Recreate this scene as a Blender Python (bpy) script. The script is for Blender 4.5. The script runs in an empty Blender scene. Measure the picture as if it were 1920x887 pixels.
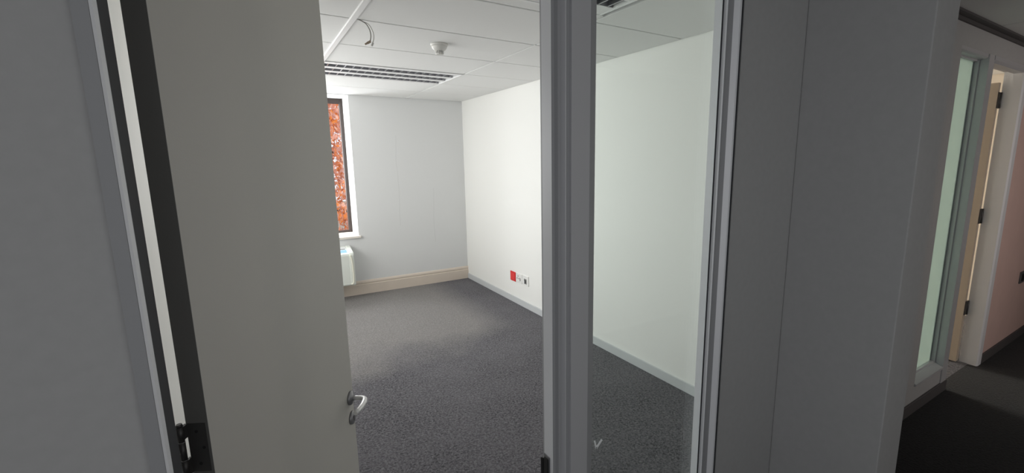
import bpy, bmesh, math, random
from mathutils import Vector, Matrix
random.seed(7)
C = bpy.context.scene.collection
S = bpy.context.scene
R = math.radians

# ------------------------------------------------------------------ camera
def setup_camera():
    f, yaw, pitch, roll, cx, cy = 854.9, .5626, .1725, -.0091, 53.9, 4.4
    F = Vector((math.sin(yaw)*math.cos(pitch), math.cos(yaw)*math.cos(pitch), -math.sin(pitch)))
    Rt = Vector((math.cos(yaw), -math.sin(yaw), 0)); U = Rt.cross(F)
    R2 = Rt*math.cos(roll) + U*math.sin(roll); U2 = -Rt*math.sin(roll) + U*math.cos(roll)
    cd = bpy.data.cameras.new('camera'); cam = bpy.data.objects.new('camera', cd); C.objects.link(cam)
    m = Matrix((( R2.x, U2.x, -F.x, 0), (R2.y, U2.y, -F.y, 0), (R2.z, U2.z, -F.z, 1.6), (0, 0, 0, 1)))
    cam.matrix_world = m
    cd.sensor_fit = 'HORIZONTAL'; cd.sensor_width = 36; cd.lens = f*36/1920
    cd.shift_x = -cx/1920; cd.shift_y = cy/1920
    cd.clip_start = .02; cd.clip_end = 200
    S.camera = cam
setup_camera()

# ------------------------------------------------------------------ sky, sun, window daylight, added fill, exposure
w = bpy.data.worlds.new('world'); S.world = w; w.use_nodes = True
bg = w.node_tree.nodes['Background']
bg.inputs[0].default_value = (.93, .94, 1.0, 1); bg.inputs[1].default_value = 1.15
def lamp(name, kind, loc, aim, energy, col=(1, 1, 1), **kw):
    l = bpy.data.lights.new(name, kind); l.energy = energy; l.color = col
    for k, v in kw.items(): setattr(l, k, v)
    o = bpy.data.objects.new(name, l); C.objects.link(o); o.location = loc
    d = Vector(aim) - Vector(loc); o.rotation_euler = d.to_track_quat('-Z', 'Y').to_euler()
    return o
lamp('sun', 'SUN', (0, 0, 20), (-8, 14, 6), 3.5, (1, .95, .86), angle=R(1.5))
lamp('side_fill', 'AREA', (-.9, 3.95, 1.62), (3, 3.75, 1.3), 63, (1, .985, .95), shape='RECTANGLE', size=2.7, size_y=1.5)  # added room fill, set outside an unseen side window
lamp('back_window_daylight', 'AREA', (.22, 6.45, 1.75), (.5, 3.2, .95), 64, (.97, .985, 1), shape='RECTANGLE', size=.95, size_y=1.4)
lamp('far_room_daylight', 'AREA', (4.1, 6.4, 1.7), (4.2, 2, 1.2), 190, (1, .95, .86), shape='RECTANGLE', size=1.5, size_y=1.4)
lamp('corridor_fill', 'AREA', (.2, -.97, 1.35), (.25, 1, 1.33), 11.5, (.97, .98, 1), shape='RECTANGLE', size=2.7, size_y=1.7)  # added corridor fill; the wall behind it has no opening
lamp('far_corridor_fill', 'AREA', (4.5, -.97, 1.25), (4.75, 1, 1.15), 13, (1, .90, .86), shape='RECTANGLE', size=1.15, size_y=1.7)  # added warm fill for the far corridor, no doorway modelled behind it
vs = S.view_settings
S.display_settings.display_device = 'sRGB'
vs.view_transform = 'Standard'; vs.look = 'None'; vs.gamma = 1.0; vs.use_curve_mapping = False
vs.exposure = 0.0

# ------------------------------------------------------------------ materials
def mat(name, col, rough=.6, metal=0, bump=0, bscale=80, var=0, vscale=6, spec=.5, trans=None):
    m = bpy.data.materials.new(name); m.use_nodes = True
    nt = m.node_tree; n = nt.nodes; L = nt.links; p = n['Principled BSDF']
    p.inputs['Base Color'].default_value = (*col, 1); p.inputs['Roughness'].default_value = rough
    p.inputs['Metallic'].default_value = metal; p.inputs['Specular IOR Level'].default_value = spec
    tc = n.new('ShaderNodeTexCoord')
    if var:
        t = n.new('ShaderNodeTexNoise'); t.inputs['Scale'].default_value = vscale; t.inputs['Detail'].default_value = 5
        L.new(tc.outputs['Object'], t.inputs['Vector'])
        r = n.new('ShaderNodeMapRange'); r.inputs[1].default_value = .3; r.inputs[2].default_value = .7
        r.inputs[3].default_value = 1 - var; r.inputs[4].default_value = 1 + var
        L.new(t.outputs['Fac'], r.inputs[0])
        mx = n.new('ShaderNodeVectorMath'); mx.operation = 'SCALE'; mx.inputs[0].default_value = col
        L.new(r.outputs[0], mx.inputs['Scale']); L.new(mx.outputs[0], p.inputs['Base Color'])
    if bump:
        t = n.new('ShaderNodeTexNoise'); t.inputs['Scale'].default_value = bscale; t.inputs['Detail'].default_value = 4
        L.new(tc.outputs['Object'], t.inputs['Vector'])
        b = n.new('ShaderNodeBump'); b.inputs['Strength'].default_value = bump; b.inputs['Distance'].default_value = .004
        L.new(t.outputs['Fac'], b.inputs['Height']); L.new(b.outputs[0], p.inputs['Normal'])
    return m

def carpet_mat(name, dark, light, worn, wear):
    m = bpy.data.materials.new(name); m.use_nodes = True
    nt = m.node_tree; n = nt.nodes; L = nt.links; p = n['Principled BSDF']
    p.inputs['Roughness'].default_value = 1; p.inputs['Specular IOR Level'].default_value = .15
    p.inputs['Sheen Weight'].default_value = .12
    tc = n.new('ShaderNodeTexCoord')
    def noise(sc, det=4, dist=0):
        t = n.new('ShaderNodeTexNoise'); t.inputs['Scale'].default_value = sc; t.inputs['Detail'].default_value = det
        t.inputs['Distortion'].default_value = dist
        L.new(tc.outputs['Object'], t.inputs['Vector']); return t.outputs['Fac']
    def ramp(x, a, b, c=0., d=1.):
        r = n.new('ShaderNodeMapRange'); L.new(x, r.inputs[0])
        for i, v in zip((1, 2, 3, 4), (a, b, c, d)): r.inputs[i].default_value = v
        return r.outputs[0]
    def mix(f, a, b):
        x = n.new('ShaderNodeMix'); x.data_type = 'RGBA'
        if hasattr(f, 'node'): L.new(f, x.inputs[0])
        else: x.inputs[0].default_value = f
        for s, v in ((6, a), (7, b)):
            if hasattr(v, 'node'): L.new(v, x.inputs[s])
            else: x.inputs[s].default_value = (*v, 1)
        return x.outputs[2]
    def math_(op, a, b):
        x = n.new('ShaderNodeMath'); x.operation = op
        for i, v in enumerate((a, b)):
            if hasattr(v, 'node'): L.new(v, x.inputs[i])
            else: x.inputs[i].default_value = v
        return x.outputs[0]
    fine = noise(85, 8, .8)
    col = mix(ramp(fine, .36, .66), dark, light)
    col = mix(ramp(noise(2.3, 3), .35, .75, 0, .35), col, light)
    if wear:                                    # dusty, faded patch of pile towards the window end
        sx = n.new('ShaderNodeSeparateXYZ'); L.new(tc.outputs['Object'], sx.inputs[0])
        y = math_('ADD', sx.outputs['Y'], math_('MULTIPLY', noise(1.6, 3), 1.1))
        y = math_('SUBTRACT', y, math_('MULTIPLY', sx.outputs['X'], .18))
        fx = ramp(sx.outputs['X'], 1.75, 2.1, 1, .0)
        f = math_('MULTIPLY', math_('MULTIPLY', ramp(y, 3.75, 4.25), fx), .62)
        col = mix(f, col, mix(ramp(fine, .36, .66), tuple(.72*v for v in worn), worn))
    L.new(col, p.inputs['Base Color'])
    b = n.new('ShaderNodeBump'); b.inputs['Strength'].default_value = .6; b.inputs['Distance'].default_value = .006
    L.new(fine, b.inputs['Height']); L.new(b.outputs[0], p.inputs['Normal'])
    return m

def glass_mat(name, tint=(1, 1, 1), refl=1.0):
    m = bpy.data.materials.new(name); m.use_nodes = True
    nt = m.node_tree; n = nt.nodes; L = nt.links; n.remove(n['Principled BSDF'])
    t = n.new('ShaderNodeBsdfTransparent'); t.inputs[0].default_value = (*tint, 1)
    g = n.new('ShaderNodeBsdfGlossy'); g.inputs['Roughness'].default_value = .02
    lw = n.new('ShaderNodeLayerWeight'); lw.inputs['Blend'].default_value = .5          # Schlick reflectance, same on both faces
    pw = n.new('ShaderNodeMath'); pw.operation = 'POWER'; pw.inputs[1].default_value = 5; L.new(lw.outputs['Facing'], pw.inputs[0])
    k = n.new('ShaderNodeMath'); k.operation = 'MULTIPLY_ADD'; k.inputs[1].default_value = .9*refl; k.inputs[2].default_value = .04*refl; L.new(pw.outputs[0], k.inputs[0])
    x = n.new('ShaderNodeMixShader'); L.new(k.outputs[0], x.inputs[0]); L.new(t.outputs[0], x.inputs[1]); L.new(g.outputs[0], x.inputs[2])
    L.new(x.outputs[0], n['Material Output'].inputs[0]); return m

def frosted_mat(name, col):
    m = bpy.data.materials.new(name); m.use_nodes = True
    nt = m.node_tree; n = nt.nodes; L = nt.links; n.remove(n['Principled BSDF'])
    t = n.new('ShaderNodeBsdfTranslucent'); t.inputs[0].default_value = (*col, 1)
    d = n.new('ShaderNodeBsdfDiffuse'); d.inputs[0].default_value = tuple(.5*c for c in col) + (1,)
    x = n.new('ShaderNodeMixShader'); x.inputs[0].default_value = .2
    L.new(t.outputs[0], x.inputs[1]); L.new(d.outputs[0], x.inputs[2])
    g = n.new('ShaderNodeBsdfGlossy'); g.inputs['Roughness'].default_value = .15
    y = n.new('ShaderNodeMixShader'); y.inputs[0].default_value = .06
    L.new(x.outputs[0], y.inputs[1]); L.new(g.outputs[0], y.inputs[2])
    L.new(y.outputs[0], n['Material Output'].inputs[0]); return m

def leaf_mat():
    m = bpy.data.materials.new('autumn_leaf'); m.use_nodes = True
    nt = m.node_tree; n = nt.nodes; L = nt.links; n.remove(n['Principled BSDF'])
    tc = n.new('ShaderNodeTexCoord')
    t = n.new('ShaderNodeTexNoise'); t.inputs['Scale'].default_value = 4.5; t.inputs['Detail'].default_value = 6
    L.new(tc.outputs['Object'], t.inputs['Vector'])
    cr = n.new('ShaderNodeValToRGB'); e = cr.color_ramp.elements
    e[0].position = .33; e[0].color = (.50, .17, .08, 1); e[1].position = .68; e[1].color = (.90, .58, .42, 1)
    a = e.new(.45); a.color = (.92, .36, .08, 1); a = e.new(.55); a.color = (.72, .46, .42, 1)
    L.new(t.outputs['Fac'], cr.inputs[0])
    d = n.new('ShaderNodeBsdfDiffuse'); tr = n.new('ShaderNodeBsdfTranslucent')
    L.new(cr.outputs[0], d.inputs[0]); L.new(cr.outputs[0], tr.inputs[0])
    x = n.new('ShaderNodeMixShader'); x.inputs[0].default_value = .5
    L.new(d.outputs[0], x.inputs[1]); L.new(tr.outputs[0], x.inputs[2]); L.new(x.outputs[0], n['Material Output'].inputs[0]); return m

def wallpaper_mat():
    """Painted back wall: two lifted vertical paper seams with a fine dark edge."""
    m = mat('back_wall_paint', (.73, .735, .735), .85, bump=.12, bscale=60)
    nt = m.node_tree; n = nt.nodes; L = nt.links; p = n['Principled BSDF']
    tc = n.new('ShaderNodeTexCoord'); s = n.new('ShaderNodeSeparateXYZ'); L.new(tc.outputs['Object'], s.inputs[0])
    t = n.new('ShaderNodeTexNoise'); t.inputs['Scale'].default_value = 3; L.new(tc.outputs['Object'], t.inputs['Vector'])
    def M(op, a, b):
        x = n.new('ShaderNodeMath'); x.operation = op
        for i, v in enumerate((a, b)):
            if hasattr(v, 'node'): L.new(v, x.inputs[i])
            else: x.inputs[i].default_value = v
        return x.outputs[0]
    def seam(x0, z0, z1):
        d = M('ABSOLUTE', M('ADD', M('SUBTRACT', s.outputs['X'], x0), M('MULTIPLY', M('SUBTRACT', t.outputs['Fac'], .5), .05)), 0)
        a = M('LESS_THAN', d, .0032); b = M('MULTIPLY', M('GREATER_THAN', s.outputs['Z'], z0), M('LESS_THAN', s.outputs['Z'], z1))
        return M('MULTIPLY', a, b)
    f = M('MAXIMUM', seam(1.535, .8, 1.9), seam(1.97, .55, 1.25))
    x = n.new('ShaderNodeMix'); x.data_type = 'RGBA'; L.new(M('MULTIPLY', f, .28), x.inputs[0])
    x.inputs[6].default_value = (.73, .735, .735, 1); x.inputs[7].default_value = (.5, .5, .5, 1)
    L.new(x.outputs[2], p.inputs['Base Color']); return m

white = mat('white_wall_paint', (.88, .875, .845), .8, bump=.02, bscale=70)
backp = wallpaper_mat()
grey = mat('corridor_wall_paint', (.44, .44, .437), .85, bump=.06, bscale=260, var=.025, vscale=40)
pink = mat('corridor_end_warm_tint', (.66, .47, .42), .85, bump=.06, bscale=260, var=.03)  # pink put into the colour for warm light on this wall
cream = mat('cream_wall_paint', (.80, .72, .62), .85)
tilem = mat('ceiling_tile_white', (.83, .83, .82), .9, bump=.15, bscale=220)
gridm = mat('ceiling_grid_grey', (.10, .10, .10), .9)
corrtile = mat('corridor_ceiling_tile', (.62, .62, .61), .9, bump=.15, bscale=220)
stripm = mat('white_strip', (.88, .88, .88), .45)
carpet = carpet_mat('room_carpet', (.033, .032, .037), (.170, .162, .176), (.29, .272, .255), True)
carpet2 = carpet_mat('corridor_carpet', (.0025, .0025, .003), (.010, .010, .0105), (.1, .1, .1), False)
alu = mat('grey_frame_coat', (.60, .605, .62), .32, metal=.25, bump=.03, bscale=300)
alud = mat('grey_frame_coat_dark', (.48, .483, .495), .5, metal=.1)
alu_lit = mat('grey_frame_coat_lit', (.84, .85, .87), .4, metal=.05)  # paler copy of the frame coat, paints light on faces that catch it
alu_band_shade = mat('grey_frame_band_shade', (.33, .335, .345), .55)  # jamb band tone; also paints shade into coves, groove and glazing bead
recess_shade = mat('frame_recess_shade', (.035, .036, .042), .7)  # near-black colour standing in for shade in frame recesses
doorm = mat('door_laminate', (.52, .505, .465), .55, bump=.06, bscale=260, spec=.35)
dooredge = mat('door_edge_lipping', (.10, .098, .092), .7)
door2m = mat('far_door_laminate', (.50, .42, .33), .6)
hingem = mat('dark_hinge_steel', (.075, .072, .07), .45, metal=.6)
blackm = mat('screw_black', (.012, .012, .012), .6)
steel = mat('satin_steel', (.78, .78, .77), .42, metal=.5)
steeld = mat('dull_rose_metal', (.30, .30, .31), .4, metal=.7)
glass = glass_mat('clear_glass', (.93, .96, .945))
wglass = glass_mat('window_glass', (.97, .98, .98), .6)
frost = frosted_mat('frosted_green_glass', (.64, .74, .71))
brown = mat('dark_brown_frame', (.055, .040, .036), .45)
revealm = mat('window_reveal_white', (.88, .88, .88), .7)
sillm = mat('window_sill_pale', (.78, .72, .66), .5)
beige = mat('beige_skirting', (.70, .61, .525), .6, var=.03)
greysk = mat('grey_skirting', (.60, .615, .625), .55)
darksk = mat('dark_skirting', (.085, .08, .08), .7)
plast = mat('white_plastic', (.86, .855, .83), .4)
plastd = mat('dark_plastic', (.10, .10, .10), .5)
greyplast = mat('grey_plastic', (.30, .30, .29), .5)
redm = mat('red_plastic', (.72, .025, .03), .4)
redl = mat('red_plastic_inset', (.82, .06, .06), .35)
detm = mat('detector_plastic', (.70, .69, .66), .5)
acm = mat('air_unit_white', (.80, .83, .78), .45)
acm2 = mat('air_unit_end_cream', (.82, .81, .70), .5)
blue = mat('label_blue', (.28, .52, .78), .5)
labw = mat('label_white', (.85, .87, .88), .5)
cablem = mat('grey_cable', (.33, .32, .30), .6)
cableb = mat('pale_cable', (.60, .59, .56), .6)
plugm = mat('plug_tan', (.34, .27, .20), .5)
louv = mat('louvre_aluminium', (.36, .36, .38), .3, metal=.75)
troughm = mat('trough_reflector', (.24, .24, .26), .35, metal=.6)
lightw = mat('light_body_white', (.86, .86, .86), .5)
tubem = mat('fluorescent_tube', (.85, .85, .85), .3)
markm = mat('pale_mark', (.85, .87, .87), .9)
bark = mat('bark', (.09, .06, .045), .9, bump=.5, bscale=20)
groundm = mat('outside_ground', (.25, .23, .20), .95, var=.2)
leafm = leaf_mat()

# ------------------------------------------------------------------ mesh helpers
class MB:
    def __init__(s): s.v = []; s.f = []; s.m = []; s.sm = []
    def add(s, vs, fs, mi=0, smooth=False):
        o = len(s.v); s.v += [tuple(q) for q in vs]
        for f in fs: s.f.append(tuple(i + o for i in f)); s.m.append(mi); s.sm.append(smooth)
        return s
    def box(s, x0, x1, y0, y1, z0, z1, mi=0, side=None):
        vs = [(x, y, z) for x in (x0, x1) for y in (y0, y1) for z in (z0, z1)]
        fs = [(0, 1, 3, 2), (4, 6, 7, 5), (0, 4, 5, 1), (2, 3, 7, 6), (0, 2, 6, 4), (1, 5, 7, 3)]
        names = ('-x', '+x', '-y', '+y', '-z', '+z')
        for f, nme in zip(fs, names): s.add([], [], 0); s.f.append(tuple(i + len(s.v) for i in f)); s.m.append((side or {}).get(nme, mi)); s.sm.append(False)
        s.v += vs; return s
    def prism(s, poly, z0, z1, mi=0, dx=0.0):
        """plan polygon (counter-clockwise) pulled up from z0 to z1"""
        n = len(poly)
        vs = [(x, y, z0) for x, y in poly] + [(x + dx, y, z1) for x, y in poly]
        fs = [tuple(range(n))[::-1], tuple(range(n, 2*n))] + [(i, (i+1) % n, n + (i+1) % n, n + i) for i in range(n)]
        return s.add(vs, fs, mi)
    def extr(s, prof, axis, a, b, mi=0):
        """profile polygon in the two other axes, pulled along axis ('x': (y,z), 'y': (x,z))"""
        n = len(prof)
        P = (lambda u, q: (u, q[0], q[1])) if axis == 'x' else (lambda u, q: (q[0], u, q[1]))
        vs = [P(a, q) for q in prof] + [P(b, q) for q in prof]
        fs = [tuple(range(n))[::-1], tuple(range(n, 2*n))] + [(i, (i+1) % n, n + (i+1) % n, n + i) for i in range(n)]
        return s.add(vs, fs, mi)
    def lathe(s, prof, c=(0, 0, 0), ax='z', n=24, mi=0, smooth=True):
        vs = []
        for r, h in prof:
            for k in range(n):
                a = 2*math.pi*k/n; p, q = r*math.cos(a), r*math.sin(a)
                vs.append({'z': (c[0]+p, c[1]+q, c[2]+h), 'y': (c[0]+p, c[1]+h, c[2]+q), 'x': (c[0]+h, c[1]+p, c[2]+q)}[ax])
        fs = []
        for i in range(len(prof)-1):
            for k in range(n):
                fs.append((i*n+k, i*n+(k+1) % n, (i+1)*n+(k+1) % n, (i+1)*n+k))
        s.add(vs, fs, mi, smooth)
        s.add([], [], mi); o = len(s.v) - len(vs)
        s.f.append(tuple(o + k for k in range(n))[::-1]); s.m.append(mi); s.sm.append(False)
        s.f.append(tuple(o + (len(prof)-1)*n + k for k in range(n))); s.m.append(mi); s.sm.append(False)
        return s
    def tube(s, pts, rad, n=8, mi=0):
        pts = [Vector(p) for p in pts]; N = len(pts)
        rr = rad if isinstance(rad, (list, tuple)) else [rad]*N
        vs = []; up = None
        for i, p in enumerate(pts):
            t = (pts[min(i+1, N-1)] - pts[max(i-1, 0)]).normalized()
            if up is None: up = t.orthogonal().normalized()
            up = (up - t*up.dot(t)).normalized(); sd = t.cross(up)
            for k in range(n):
                a = 2*math.pi*k/n; vs.append(p + (up*math.cos(a) + sd*math.sin(a))*rr[i])
        fs = [(i*n+k, i*n+(k+1) % n, (i+1)*n+(k+1) % n, (i+1)*n+k) for i in range(N-1) for k in range(n)]
        s.add(vs, fs, mi, True); o = len(s.v) - len(vs)
        s.f.append(tuple(o + k for k in range(n))[::-1]); s.m.append(mi); s.sm.append(False)
        s.f.append(tuple(o + (N-1)*n + k for k in range(n))); s.m.append(mi); s.sm.append(False)
        return s
    def build(s, name, mats, parent=None, bevel=0, loc=None):
        me = bpy.data.meshes.new(name); me.from_pydata(s.v, [], s.f)
        for m in (mats if isinstance(mats, (list, tuple)) else [mats]): me.materials.append(m)
        for p, mi, sm in zip(me.polygons, s.m, s.sm): p.material_index = mi; p.use_smooth = sm
        bm = bmesh.new(); bm.from_mesh(me); bmesh.ops.recalc_face_normals(bm, faces=bm.faces); bm.to_mesh(me); bm.free()
        o = bpy.data.objects.new(name, me); C.objects.link(o)
        if parent: o.parent = parent
        if loc: o.location = loc
        if bevel:
            b = o.modifiers.new('edge', 'BEVEL'); b.width = bevel; b.segments = 2; b.limit_method = 'ANGLE'
        return o
def tag(o, label, cat, group=None, kind=None):
    if label: o['label'] = label
    if cat: o['category'] = cat
    if group: o['group'] = group
    if kind: o['kind'] = kind
    return o
def empty(name, loc=(0, 0, 0), rz=0):
    o = bpy.data.objects.new(name, None); C.objects.link(o); o.location = loc; o.rotation_euler = (0, 0, rz); o.empty_display_size = .1; return o
def copy_part(src, parent, loc=None):
    c = src.copy(); C.objects.link(c); c.parent = parent
    if loc is not None: c.location = loc
    return c

H = 2.345                       # ceiling height
HP = 2.50                       # walls run on above the tiles to the slab
YF, YR = 1.0, 1.10              # partition: corridor face, room face
YB, YO = 5.718, 6.12            # back wall: room face, window plane
XL, XR = -.40, 2.414            # room side walls
X0, X1 = -4.0, 9.0              # corridor ends

# ------------------------------------------------------------------ shell
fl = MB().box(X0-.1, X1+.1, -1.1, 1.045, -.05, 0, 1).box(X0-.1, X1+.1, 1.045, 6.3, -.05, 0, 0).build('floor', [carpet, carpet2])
tag(fl, 'charcoal flecked carpet through the room and the corridor', 'floor', kind='structure')

fs = {'+y': 1}
wf = MB()
wf.box(X0, -.2005, YF, YR, 0, HP, 0, fs)
wf.box(-.2005, 1.432, YF, YR, 2.24, HP, 0, fs).box(1.432, 4.66, YF, YR, 2.2, HP, 0, fs)
wf.box(1.432, 3.3845, YF, YR, 0, 2.2, 0, fs)
wf.box(3.3845, 3.92, YF, YR, 0, .185, 0, fs)
wf = wf.build('wall_front', [grey, white]); tag(wf, 'dim grey corridor partition holding both doors and glass sidelights', 'wall', kind='structure')
we = MB().box(4.66, X1, YF, YR, 0, HP, 0, fs).build('wall_corridor', [pink, cream]); tag(we, 'corridor wall beyond the far doorway, coloured pink for warm light', 'wall', kind='structure')
pi_ = MB().box(1.812, 1.990, .607, YF, 0, H).build('wall_pier', [grey], bevel=.004); tag(pi_, 'grey wall pier standing out into the corridor right of the sidelight', 'wall', kind='structure')
wr = MB().box(XR, XR+.12, YR, YB, 0, HP, 0, {'+x': 1}).build('wall_right', [white, cream]); tag(wr, 'bright white plain side wall with power outlets', 'wall', kind='structure')
wl = MB()
wl.box(XL-.2, XL, YR, 2.85, 0, HP).box(XL-.2, XL, 5.45, YB, 0, HP).box(XL-.2, XL, 2.85, 5.45, 0, .85).box(XL-.2, XL, 2.85, 5.45, 2.3, HP)
wl = wl.build('wall_left', [white]); tag(wl, 'white side wall seen in the gap behind the open door', 'wall', kind='structure')
WX0, WX1, WZ0, WZ1 = -.30, 1.03, .715, 2.340     # back window opening
wb = MB(); YW = 6.20
wb.box(XL-.2, WX0, YB, YW, 0, HP).box(WX1, XR+.12, YB, YW, 0, HP, 0, {'-x': 1}).box(WX0, WX1, YB, YW, 0, WZ0).box(WX0, WX1, YB, YW, WZ1, HP)
wb = wb.build('wall_back', [backp, revealm]); tag(wb, 'pale grey papered end wall with the autumn window', 'wall', kind='structure')
wb2 = MB(); wb2.box(XR+.12, 3.2, YB, YW, 0, HP).box(5.0, 6.1, YB, YW, 0, HP).box(3.2, 5.0, YB, YW, 0, .8).box(3.2, 5.0, YB, YW, 2.3, HP)
wb2 = wb2.build('wall_back.001', [cream]); tag(wb2, 'cream end wall of the next office behind the frosted glass', 'wall', kind='structure')
wr2 = MB().box(6.0, 6.1, YR, YB, 0, HP).build('wall_right.001', [cream]); tag(wr2, 'cream side wall of the next office glimpsed past the far door', 'wall', kind='structure')
wo = MB().box(X0, X1, -1.1, -1.0, 0, HP).build('wall_opposite', [grey]); tag(wo, 'grey corridor wall behind the viewer', 'wall', kind='structure')
wx = MB().box(X1, X1+.1, -1.1, YR, 0, HP).build('wall_end', [grey]); tag(wx, 'grey wall closing the dark end of the corridor', 'wall', kind='structure')

# ------------------------------------------------------------------ ceilings
cl = MB().box(X0-.1, X1+.1, -1.1, YW, 2.50, 2.56).build('ceiling', [tilem]); tag(cl, 'suspended white tile ceiling over room and corridor', 'ceiling', kind='structure')
XT = .5432; YT = 2.7136; GAP = .006
X2 = 1.68; xs = [XL, XT, X2, XR]; ys = [YR] + [YT+.6*k for k in range(-2, 5)] + [YB-.006]
LIGHT_CELLS = {(1, 1), (1, 5)}
cache = {}
def tile(x0, x1, y0, y1, m, nm='ceiling_tile'):
    key = (round(x1-x0, 4), round(y1-y0, 4), m.name)
    if key in cache: o = cache[key].copy(); C.objects.link(o); o.location = (x0, y0, H)
    else:
        a, b = x1-x0, y1-y0; e = .0025
        q = MB(); g = GAP
        lo = [(g+e, g+e, 0), (a-g-e, g+e, 0), (a-g-e, b-g-e, 0), (g+e, b-g-e, 0)]
        mid = [(g, g, e), (a-g, g, e), (a-g, b-g, e), (g, b-g, e)]; top = [(x, y, .016) for x, y, z in mid]
        q.add(lo+mid+top, [(3, 2, 1, 0), (8, 9, 10, 11)] + [(i, (i+1) % 4, 4+(i+1) % 4, 4+i) for i in range(4)] + [(4+i, 4+(i+1) % 4, 8+(i+1) % 4, 8+i) for i in range(4)])
        o = q.build(nm, [m], loc=(x0, y0, H)); cache[key] = o
    o.parent = cl; return o
for i in range(len(xs)-1):
    for j in range(len(ys)-1):
        if (i, j) in LIGHT_CELLS: continue
        tile(xs[i], xs[i+1], ys[j], ys[j+1] - (.06 if (i, j) == (1, 0) else 0), tilem)
tile(XT, X2, 2.0, YT-.6, tilem)
t = MB()
for y in ys[1:-1]: t.box(XL, XR, y-.012, y+.012, H+.016, H+.02)
for x in xs[1:-1]: t.box(x-.012, x+.012, YR, YB, H+.016, H+.02)
t.build('ceiling_grid', [gridm], cl)
MB().extr([(XT-.016, H+.002), (XT-.014, H-.009), (XT+.014, H-.009), (XT+.016, H+.002)], 'y', YR, YB-.02).build('cover_strip', [stripm], cl)
# corridor and next-office tiles
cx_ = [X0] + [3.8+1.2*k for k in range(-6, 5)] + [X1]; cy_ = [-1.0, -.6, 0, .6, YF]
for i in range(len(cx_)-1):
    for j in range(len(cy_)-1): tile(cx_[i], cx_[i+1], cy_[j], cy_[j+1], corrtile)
for i in range(3):
    for j in range(8): tile(2.54+1.15*i, 2.54+1.15*(i+1), YR+.577*j, YR+.577*(j+1), tilem)
tr = MB().extr([(.955, H), (.955, H-.012), (.988, H-.012), (.988, H-.03), (YF, H-.03), (YF, H)], 'x', X0, X1).build('shade_strip_1', [darksk]); tag(tr, 'dark strip for the shade where corridor ceiling meets the partition', 'trim', kind='structure')  # dark strip painting the cast shade along the ceiling edge

# ------------------------------------------------------------------ skirtings
b = MB().box(XR-.012, XR, YR, YB-.022, 0, .072).build('baseboard_right', [greysk], bevel=.003); tag(b, 'slim grey skirting along the white side wall', 'skirting', kind='structure')
prof = [(YB, 0), (YB-.020, 0), (YB-.020, .118), (YB-.014, .124), (YB-.014, .130), (YB-.018, .137), (YB-.016, .152), (YB-.009, .164), (YB, .168)]
b = MB().extr(prof, 'x', XL, XR).build('baseboard_back', [beige]); tag(b, 'tall beige moulded skirting along the end wall', 'skirting', kind='structure')
b = MB().box(1.992, 3.935, YF-.012, YF, 0, .075).box(4.66, X1, YF-.012, YF, 0, .075).build('baseboard_corridor', [darksk], bevel=.003); tag(b, 'dark low skirting along the corridor partition', 'skirting', kind='structure')
b = MB().box(XL, XL+.012, YR, YB-.022, 0, .072).build('baseboard_left', [greysk]); tag(b, 'grey skirting of the wall hidden behind the door', 'skirting', kind='structure')

# ------------------------------------------------------------------ near door frame, mullion and sidelight
trim = empty('trim_2', (0, 0, 0)); tag(trim, 'grey metal door frame nearest the viewer, with shared mullion', 'door frame', kind='structure')
ZT = 2.24
MB().prism([(-.1795, .985), (-.1757, .9875), (-.1725, .997), (-.1725, 1.000), (-.1800, 1.000)], 0, ZT).build('edge_bead', [alu_lit], trim)  # chamfer in the paler coat, a painted highlight
MB().prism([(-.1725, 1.000), (-.1678, 1.050), (-.1690, 1.052), (-.1755, 1.052), (-.1755, 1.000)], 0, ZT).build('reveal_shade', [recess_shade], trim)  # dark strip painting the shaded reveal of the jamb
MB().prism([(-.2005, .985), (-.1800, .985), (-.1800, 1.000), (-.1755, 1.000), (-.1755, 1.08), (-.1900, 1.08), (-.1900, 1.12), (-.2150, 1.12), (-.2150, 1.10), (-.2005, 1.10)], 0, ZT).build('jamb', [alu_band_shade], trim)
MB().prism([(.664, .997), (.6655, 1.000), (.6700, 1.022), (.6700, 1.043), (.664, 1.043)], 0, ZT).build('stop_bead', [alu_lit], trim)  # reveal face in the paler coat, its light painted in
MB().prism([(.6705, 1.021), (.688, 1.020), (.694, 1.012), (.698, 1.020), (.690, 1.030), (.6705, 1.030)], 0, ZT).build('cove_shade', [alu_band_shade], trim)  # darker strip painting the shade inside the hollow
MB().box(.7062, .7180, .9925, .9965, 0, ZT).build('groove_shade', [alu_band_shade], trim)  # step darkened to paint its shade
MB().prism([(.7795, .985), (.7835, .9865), (.8155, 1.0072), (.8155, 1.020), (.8120, 1.020), (.7795, .992)], 0, ZT).build('glazing_bead', [alu_band_shade], trim)  # chamfer turned from the light, its shade put into the coat
mull = MB().prism([(.6700, 1.022), (.678, 1.0225), (.688, 1.0225), (.697, 1.007), (.7025, .991), (.7060, .9905), (.7062, .996), (.7180, .996), (.7185, .985), (.7795, .985), (.7795, .992), (.812, 1.015), (.815, 1.018), (.815, 1.09), (.690, 1.09), (.690, 1.043), (.6700, 1.043)], 0, ZT)
mull = mull.build('mullion', [alud], trim)
post = MB().prism([(1.330, 1.008), (1.337, 1.008), (1.337, .996), (1.3395, .994), (1.343, 1.012), (1.350, 1.024), (1.362, 1.024), (1.374, 1.000), (1.375, .9975), (1.390, .985), (1.398, .985), (1.398, 1.012), (1.432, 1.012), (1.432, 1.09), (1.420, 1.09), (1.362, 1.060), (1.362, 1.037), (1.330, 1.037)], 0, ZT).build('post', [alu_lit], trim)  # paler coat paints the brightness of the side-turned faces
MB().box(1.3302, 1.3368, 1.0068, 1.0085, 0, ZT).build('glazing_shade', [recess_shade], trim)  # dark strip standing in for shade in the glazing groove
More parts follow.
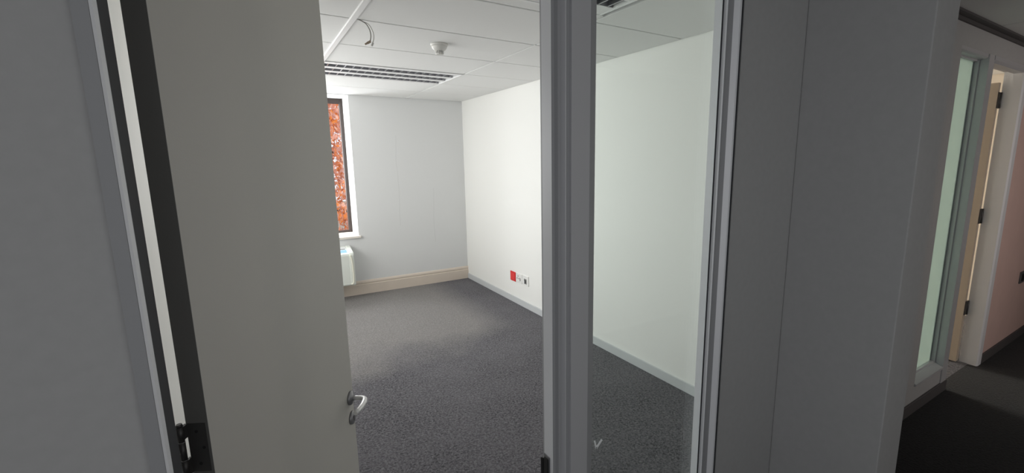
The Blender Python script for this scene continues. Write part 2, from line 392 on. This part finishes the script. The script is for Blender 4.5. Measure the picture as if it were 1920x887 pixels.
MB().prism([(1.3405, .9985), (1.350, 1.008), (1.362, 1.006), (1.3745, .9980), (1.374, 1.004), (1.362, 1.023), (1.350, 1.023), (1.343, 1.011)], 0, ZT).build('cove_shade', [alu_band_shade], trim)  # darker insert painting shade in the post's hollow
MB().box(1.398, 1.432, 1.003, 1.013, 0, ZT).build('gap_shade', [recess_shade], trim)  # dark fill painting the shadow gap between post and wall
MB().box(-.1725, .664, .985, 1.08, ZT-.045, ZT).build('head', [alu], trim)
sp = empty('strike_plate'); sp.parent = trim
MB().box(.6615, .664, 1.012, 1.042, .58, .735).build('plate', [steeld], sp, bevel=.0008)
MB().extr([(.6605, .640), (.6605, .726), (.6575, .726), (.6575, .640)], 'y', 1.018, 1.036).build('latch_hole', [blackm], sp)
lip = MB(); n_ = 7
for a, (za, zb) in enumerate([(.640, .716)]):
    pts = [(.6640, 1.036), (.6615, 1.043), (.6575, 1.0485), (.6560, 1.0515), (.6580, 1.0535), (.6620, 1.0485), (.6670, 1.041)]
    lip.prism(pts, za, zb)
lip.build('strike_lip', [blackm], sp)

sl = empty('window_2', (0, 0, 0)); tag(sl, 'tall clear glass sidelight between mullion and grey wall', 'window', kind='structure')
MB().box(.815, 1.360, 1.040, 1.046, .235, ZT-.045).build('pane', [glass], sl)
MB().box(.815, 1.330, 1.0, 1.09, .185, .235).build('bottom_rail', [alu], sl)
MB().box(.815, 1.330, 1.0, 1.09, ZT-.045, ZT).build('top_rail', [alu], sl)
MB().box(.815, 1.330, 1.005, 1.095, 0, .185).build('panel', [grey], sl)
# pale tick-shaped mark on the lower glass
q = MB()
def stroke(pts, y=1.0385, w=.0035):
    P = [Vector((x, 0, z)) for x, z in pts]
    for a, b_ in zip(P, P[1:]):
        d = (b_-a).normalized(); nn = Vector((-d.z, 0, d.x))*w
        vs = [a+nn, a-nn, b_-nn, b_+nn]; q.add([(v.x, y, v.z) for v in vs] + [(v.x, y+.0015, v.z) for v in vs], [(0, 1, 2, 3), (4, 5, 6, 7), (0, 1, 5, 4), (1, 2, 6, 5), (2, 3, 7, 6), (3, 0, 4, 7)])
stroke([(.853, .706), (.857, .690), (.861, .676)], w=.0028); stroke([(.861, .676), (.872, .688), (.884, .699)], w=.0038)
q.build('tick_mark', [markm], sl)

# ------------------------------------------------------------------ near door leaf
TH = R(61); LT = .045; LW = .787
door = MB().box(0, LW, 0, LT, .012, 2.175, 0, {'-x': 1, '+x': 1}).build('door_1', [doorm, dooredge], bevel=.0012)
door.location = (-.125, 1.11, 0); door.rotation_euler = (0, 0, TH)
tag(door, 'warm grey flush door nearest the viewer, standing open into the room', 'door', kind='structure')
hx, hz = .752, .703
MB().lathe([(.0265, 0), (.0265, -.006), (.0245, -.009), (.012, -.0105), (.0105, -.016)], (hx, 0, hz), 'y', 28).build('rose', [steeld], door)
es = MB().lathe([(.0255, 0), (.0255, -.006), (.0235, -.009), (.006, -.0095)], (hx, 0, hz-.082), 'y', 28).build('escutcheon', [steeld], door)
MB().lathe([(.0042, -.0102), (.0042, -.0090)], (hx, 0, hz-.079), 'y', 12).box(hx-.0022, hx+.0022, -.0102, -.009, hz-.094, hz-.079).build('keyhole', [blackm], es)
pts = [(0, -.012), (0, -.030), (-.001, -.043), (-.005, -.053), (-.014, -.061), (-.028, -.065), (-.050, -.067), (-.072, -.066), (-.094, -.063), (-.112, -.059)]
lev = MB().tube([(hx+x, y, hz) for x, y in pts], [.0085, .0085, .009, .0095, .0098, .0098, .0095, .0092, .0088, .0082], 12)
lev.build('lever', [steel], door)
def hinge(z):
    h = MB()
    for a, b_ in ((0, .110),): h.box(-.0012, 0, .006, LT-.002, z+a, z+b_)
    o = h.build('hinge', [hingem], door)
    k = MB(); 
    for a, b_ in ((0, .034), (.036, .0745), (.0765, .110)): k.lathe([(.0062, a), (.0062, b_)], (-.012, LT+.004, z), 'z', 14)
    k.lathe([(.0045, .110), (.0062, .112), (.005, .116)], (-.012, LT+.004, z), 'z', 14)
    k.build('knuckle', [hingem], o)
    k = MB(); k.box(-.012, 0, LT-.004, LT+.002, z, z+.034).box(-.012, 0, LT-.004, LT+.002, z+.082, z+.110)
    k.build('knuckle_web', [hingem], o)
    k = MB()
    for zz in (.018, .055, .092):
        k.lathe([(.0034, -.0018), (.0034, -.0008)], (0, LT*.55 if zz != .055 else LT*.3, z+zz), 'x', 12)
    k.build('screw', [blackm], o)
    return o
for z in (.955, 1.90, .16): hinge(z)

# ------------------------------------------------------------------ far doorway and frosted sidelight
t2 = empty('trim_3'); tag(t2, 'grey metal frame of the farther doorway down the corridor', 'door frame', kind='structure')
MB().prism([(3.83, .993), (3.92, .993), (3.92, 1.045), (3.90, 1.05), (3.90, 1.09), (3.80, 1.09), (3.80, 1.062), (3.822, 1.062), (3.822, 1.0377), (3.836, 1.0345), (3.836, 1.0245), (3.83, 1.0245)], 0, 2.2).build('mullion', [alu], t2)
MB().prism([(4.58, .998), (4.595, .990), (4.66, .990), (4.66, 1.10), (4.59, 1.10), (4.59, 1.052), (4.58, 1.050)], 0, 2.2).build('jamb', [alu_lit], t2)  # jamb in the paler coat, light on its reveal painted in
MB().extr([(.990, 2.2), (.990, 2.175), (1.0, 2.160), (1.05, 2.160), (1.05, 2.178), (1.10, 2.178), (1.10, 2.2)], 'x', 3.92, 4.58).build('head', [alud], t2)
s2 = empty('window_3'); tag(s2, 'narrow frosted green glass sidelight beside the far doorway', 'window', kind='structure')
MB().box(3.36, 3.83, 1.060, 1.067, .215, 2.165).build('pane', [frost], s2)
MB().extr([(1.0, 2.2), (1.0, 2.18), (1.012, 2.174), (1.045, 2.174), (1.045, 2.165), (1.09, 2.165), (1.09, 2.2)], 'x', 3.3845, 3.83).build('top_rail', [alud], s2)
MB().extr([(.990, .180), (.990, .192), (1.035, .210), (1.042, .210), (1.045, .222), (1.09, .222), (1.09, .180)], 'x', 3.3845, 3.83).build('sill', [alu], s2)
MB().box(3.36, 3.3845, 1.045, 1.09, .185, 2.2).build('bead', [alud], s2)
d2 = MB().box(-.040, 0, 0, .74, .012, 2.105, 0).build('door_2', [door2m], bevel=.001); d2.location = (4.565, 1.103, 0)
tag(d2, 'tan door of the farther doorway, swung open into the next office', 'door', kind='structure')
for z in (1.93, 1.10, .39):
    h = MB().lathe([(.009, 0), (.009, .11)], (.012, -.004, z), 'z', 12).box(-.03, .012, -.006, -.001, z, z+.11).build('hinge', [hingem], d2)

# ------------------------------------------------------------------ back window
w1 = empty('window_1'); tag(w1, 'dark framed window full of orange autumn leaves, at the end wall', 'window', kind='structure')
fw = .05
def wframe(x0, x1, z0, z1, y, parent, m, dark=True):
    MB().box(x0, x0+fw, y-.03, y+.03, z0, z1).build('stile', [m], parent, bevel=.004)
    MB().box(x1-fw*.75, x1, y-.03, y+.03, z0, z1).build('stile', [m], parent, bevel=.004)
    MB().box(x0+fw, x1-fw*.75, y-.03, y+.03, z0, z0+.03).build('rail', [m], parent, bevel=.004)
    MB().box(x0+fw, x1-fw*.75, y-.03, y+.03, z1-.06, z1).build('rail', [m], parent, bevel=.004)
wframe(WX0, WX1, WZ0, WZ1, YO, w1, brown)
MB().box(.33, .39, YO-.03, YO+.03, WZ0+.03, WZ1-.06).build('mullion', [brown], w1, bevel=.004)
MB().box(WX0+fw, .33, YO-.003, YO+.003, WZ0+.03, WZ1-.06).build('pane', [wglass], w1)
MB().box(.39, WX1-fw*.75, YO-.003, YO+.003, WZ0+.03, WZ1-.06).build('pane', [wglass], w1)
MB().box(WX0, WX1, YB-.03, YO-.03, WZ0-.02, WZ0+.006).box(WX1, WX1+.025, YB-.03, YB, WZ0-.02, WZ0+.006).build('window_sill', [sillm], w1, bevel=.004)
w4 = empty('added_window'); tag(w4, 'added side window for the fill light, unseen behind the open door', 'window', kind='structure')  # unseen window added to carry the side fill light
for y in (2.85, 4.1, 5.4): MB().box(XL-.16, XL-.1, y, y+.05, .85, 2.3).build('stile', [brown], w4)
for z in (.85, 2.25): MB().box(XL-.16, XL-.1, 2.9, 5.4, z, z+.05).build('rail', [brown], w4)
for y, y_ in ((2.9, 4.1), (4.15, 5.4)): MB().box(XL-.133, XL-.127, y, y_, .9, 2.25).build('pane', [wglass], w4)
w5 = empty('window_5'); tag(w5, 'window of the next office, behind the frosted sidelight', 'window', kind='structure')
wframe(3.2, 5.0, .8, 2.3, YO, w5, brown)
MB().box(3.25, 4.9625, YO-.003, YO+.003, .83, 2.24).build('pane', [wglass], w5)

# ------------------------------------------------------------------ louvred ceiling lights
def ceiling_light(x0, y0, W, D, ty, label):
    e = empty('ceiling_light', (x0, y0, H)); tag(e, label, 'ceiling light', 'louvred ceiling lights')
    z = -.003; hh = .085
    tw = .116; xa, xb = .022, W-.022
    body = MB()
    body.box(.004, xa, .004, D-.004, z, .012).box(xb, W-.004, .004, D-.004, z, .012)
    edges = [.004] + [v for y in ty for v in (y, y+tw)] + [D-.004]
    for a, b_ in zip(edges[::2], edges[1::2]): body.box(xa, xb, a, b_, z, .012)
    body.box(.01, W-.01, .01, D-.01, hh, hh+.004)
    body.box(.004, .01, .004, D-.004, .012, hh).box(W-.01, W-.004, .004, D-.004, .012, hh).box(.01, W-.01, .004, .01, .012, hh).box(.01, W-.01, D-.01, D-.004, .012, hh)
    body.build('body', [lightw], e)
    r = MB(); r.box(.0, W, -.0, .012, z-.003, z).box(0, W, D-.012, D, z-.003, z).box(0, .012, .012, D-.012, z-.003, z).box(W-.012, W, .012, D-.012, z-.003, z)
    r.build('rim', [stripm], e)
    blade = None
    for y in ty:
        tm = MB()
        for s_, yy in ((1, y), (-1, y+tw)):
            tm.extr([(yy, z+.002), (yy+s_*.004, z+.002), (yy+s_*.018, .06), (yy+s_*.014, .06)], 'x', xa, xb)
        tm.build('reflector', [troughm], e)
        MB().tube([(xa+.01, y+tw/2, .062), (xb-.01, y+tw/2, .062)], .013, 10).build('tube', [tubem], e)
        nb = 17
        for k in range(nb):
            xx = xa + (xb-xa)*(k+.5)/nb
            if blade is None:
                q = MB(); a = tw/2 - .005; b_ = tw/2 - .016
                q.add([(-.0035, -a, 0), (.0035, -a, 0), (.0035, a, 0), (-.0035, a, 0), (-.0008, -b_, .048), (.0008, -b_, .048), (.0008, b_, .048), (-.0008, b_, .048)],
                      [(0, 1, 2, 3), (4, 5, 6, 7), (0, 1, 5, 4), (1, 2, 6, 5), (2, 3, 7, 6), (3, 0, 4, 7)])
                blade = q.build('louvre_blade', [louv], e); blade.location = (xx, y+tw/2, z+.002)
            else: copy_part(blade, e, (xx, y+tw/2, z+.002))
    return e
ceiling_light(XT+.004, YT+1.2, X2-XT-.008, .6, [.08, .265, .45], 'long louvred ceiling light deep in the room, before the window')
ceiling_light(XT+.004, 1.455, 1.09, .545, [.03, .165, .30], 'louvred ceiling light nearest the partition, cut by the top of the photo')

# ------------------------------------------------------------------ smoke detector
sd = empty('smoke_detector', (1.125, 3.0, H)); tag(sd, 'round off-white smoke detector on the ceiling tiles', 'smoke detector')
MB().lathe([(.056, 0), (.056, -.010), (.050, -.014)]).build('base', [detm], sd)
MB().lathe([(.050, -.012), (.049, -.022), (.040, -.036), (.026, -.044)]).build('housing', [detm], sd)
q = MB().lathe([(.018, -.044), (.018, -.060)], n=16)
for k in range(12):
    a = 2*math.pi*k/12; x, y = .0235*math.cos(a), .0235*math.sin(a); q.box(x-.0028, x+.0028, y-.0028, y+.0028, -.061, -.042)
q.lathe([(.026, -.060), (.026, -.064), (.02, -.067)], n=20)
q.build('sensor_cage', [detm], sd)

# ------------------------------------------------------------------ loose cables
cab = empty('loose_cable', (.556, 2.73, H)); tag(cab, 'loose grey data cables hanging from a ceiling joint by the white strip', 'cable')
def spline(pts, n=6):
    P = [Vector(p) for p in pts]; out = []
    for i in range(len(P)-1):
        a, b_, c, d = P[max(i-1, 0)], P[i], P[i+1], P[min(i+2, len(P)-1)]
        for k in range(n):
            t_ = k/n; out.append(.5*((2*b_) + (c-a)*t_ + (2*a-5*b_+4*c-d)*t_**2 + (3*b_-a-3*c+d)*t_**3))
    return out + [P[-1]]
CABLE = dict(a=[(.010, -.02, .004), (.030, -.022, -.006), (.053, -.025, -.020), (.070, -.025, -.050), (.073, -.025, -.080), (.068, -.025, -.108)],
             b=[(.004, -.002, .006), (.036, -.008, -.004), (.068, -.015, -.018), (.088, -.018, -.055), (.090, -.018, -.085), (.082, -.018, -.112)])
MB().tube(spline(CABLE['a']), .0030, 8).build('cord', [cablem], cab)
MB().tube(spline(CABLE['b']), .0026, 8).build('cord', [cableb], cab)
plug = MB().box(-.022, 0, -.006, .006, -.006, .006).box(-.036, -.022, -.005, .005, -.0045, .0045).build('connector', [plugm], cab, bevel=.0012, loc=(.070, -.025, -.106))
plug.rotation_euler = (0, R(-32), 0)
plug = MB().box(-.020, 0, -.005, .005, -.005, .005).build('connector', [cableb], cab, bevel=.0012, loc=(.084, -.018, -.110))
plug.rotation_euler = (0, R(-65), 0)

# ------------------------------------------------------------------ wall outlets
def outlet(y0, y1, z0, z1, label, kind):
    yc, zc = (y0+y1)/2, (z0+z1)/2; a, h = (y1-y0)/2-.002, (z1-z0)/2
    e = empty('wall_outlet', (XR, yc, zc)); tag(e, label, 'wall outlet', 'outlet plates low on the side wall')
    def bx(nm, u0, u1, v0, v1, d0, d1, m, bev=0, par=e): return MB().box(-d1, -d0, u0, u1, v0, v1).build(nm, [m], par, bevel=bev)   # u along Y (+ is away), v up
    bx('plate', -a, a, -h, h, 0, .009, redm if kind == 'red' else plast, .002)
    if kind == 'red':
        bx('cover', -a+.014, a-.014, -h+.014, h-.014, .009, .0115, redl, .001)
    if kind == 'socket':
        for u, v in ((.016, .022), (.034, -.004), (-.002, -.004)):
            MB().lathe([(.0068, -.0096), (.0068, -.0086)], (0, u, v), 'x', 14).build('pin_hole', [blackm], e)
        o = bx('switch', -.040, -.024, -.026, .008, .009, .012, greyplast, .001)
    if kind == 'module':
        o = bx('socket_module', -.030, .020, -.036, .020, .009, .014, greyplast, .001)
        bx('opening', -.020, .004, -.030, .012, .014, .0145, blackm, 0, o)
        bx('latch', .006, .018, -.030, -.004, .014, .018, labw, .001, o)
    return e
outlet(4.353, 4.475, .247, .355, 'red cover plate, first outlet from the window end', 'red')
outlet(4.211, 4.347, .252, .358, 'white plate with a three-hole power socket, between the red plate and the grey module', 'socket')
outlet(4.071, 4.205, .255, .362, 'white plate with a dark grey socket module, nearest the doorway', 'module')

# ------------------------------------------------------------------ air unit below the window
ac = empty('air_unit', (.2, YB-.005, .18)); tag(ac, 'white console air conditioning unit mounted under the window', 'air conditioner')
xa, xb = -.45, .722
prof = [(0, 0), (-.205, 0), (-.215, .012), (-.215, .352), (-.208, .372), (-.192, .382), (-.012, .432), (0, .432)]
MB().extr(prof, 'x', xa, xb-.055).build('casing', [acm], ac, bevel=.003)
prof2 = [(0, -.004), (-.208, -.004), (-.222, .010), (-.222, .352), (-.214, .378), (-.195, .390), (-.012, .440), (0, .440)]
MB().extr(prof2, 'x', xb-.055, xb).build('end_panel', [acm], ac, bevel=.012)
q = MB().tube(spline([(xb-.042, -.222, .36), (xb-.028, -.224, .30), (xb-.022, -.225, .18), (xb-.024, -.225, .06), (xb-.034, -.224, .022), (xb-.052, -.222, .016)]), .010, 8)
q.build('edge_bead', [acm2], ac)
def top_patch(nm, x0, x1, u0, u1, m, d=.002):
    def P(x, u, k): y = -.192+.18*u; z = .382+.05*u; return (x, y+.0, z+k)
    vs = [P(x, u, k) for k in (.0005, d) for x, u in ((x0, u0), (x1, u0), (x1, u1), (x0, u1))]
    return MB().add(vs, [(3, 2, 1, 0), (4, 5, 6, 7)] + [(i, (i+1) % 4, 4+(i+1) % 4, 4+i) for i in range(4)]).build(nm, [m], ac)
p_ = top_patch('control_label', .555, .662, .02, .85, labw)
for nm, (x0, x1, u0, u1, m) in dict(blue_field=(.56, .657, .05, .42, blue), text_bar=(.575, .650, .52, .60, plastd)).items():
    o = top_patch(nm, x0, x1, u0, u1, m, .003); o.parent = p_
for k in range(12): top_patch('grille_slat', -.43+.08*k, -.37+.08*k, .2, .8, greyplast, .003)

# ------------------------------------------------------------------ socket far down the corridor
q = empty('wall_switch', (5.45, YF, .58)); tag(q, 'small dark outlet low on the corridor wall beyond the far door', 'wall outlet')
MB().box(-.06, .06, -.010, 0, -.05, .05).build('plate', [plastd], q, bevel=.002)
MB().box(-.03, .03, -.014, -.010, -.03, .03).build('rocker', [blackm], q, bevel=.001)

# ------------------------------------------------------------------ outside
g = MB().box(-30, 30, 6.3, 60, -3.3, -3.2).build('ground', [groundm]); tag(g, 'bare ground outside the window', 'ground', kind='structure')
tree = empty('autumn_tree', (2.0, 10.4, -3.2)); tag(tree, 'orange leafed autumn tree filling the view outside the window', 'tree')
MB().tube([(0, 0, 0), (.05, 0, 1.2), (-.05, .05, 2.6), (.05, 0, 4.2), (0, .1, 6.0)], [.17, .15, .12, .09, .03], 10).build('trunk', [bark], tree)
for k in range(9):
    a = k*2.4; z = 1.9+.42*k; L_ = 2.2-.12*k
    pts = [(.03*math.cos(a), .03*math.sin(a), z), (L_*.45*math.cos(a), L_*.45*math.sin(a), z+.35), (L_*math.cos(a+.2), L_*math.sin(a+.2), z+.9)]
    MB().tube(spline(pts, 4), [.055-.05*i/8 for i in range(9)], 6).build('branch', [bark], tree)
q = MB()
for k in range(30000):
    a = random.uniform(0, 2*math.pi); z = random.uniform(1.6, 7.0); rm = 2.6*math.sqrt(max(.05, 1-((z-4.2)/3.0)**2)); r = rm*random.random()**.5
    c = Vector((r*math.cos(a), r*math.sin(a), z)); s_ = random.uniform(.035, .07)
    m3 = Matrix.Rotation(random.uniform(0, 6.28), 3, 'Z') @ Matrix.Rotation(random.uniform(-1.2, 1.2), 3, 'X') @ Matrix.Rotation(random.uniform(-.8, .8), 3, 'Y')
    P = [Vector(v)*s_ for v in ((0, 0, -1), (.55, .12, -.1), (0, 0, 1), (-.55, .12, -.1))]
    q.add([c + m3 @ v for v in P], [(0, 1, 2), (0, 2, 3)])
o = q.build('foliage', [leafm], tree); o['kind'] = 'stuff'
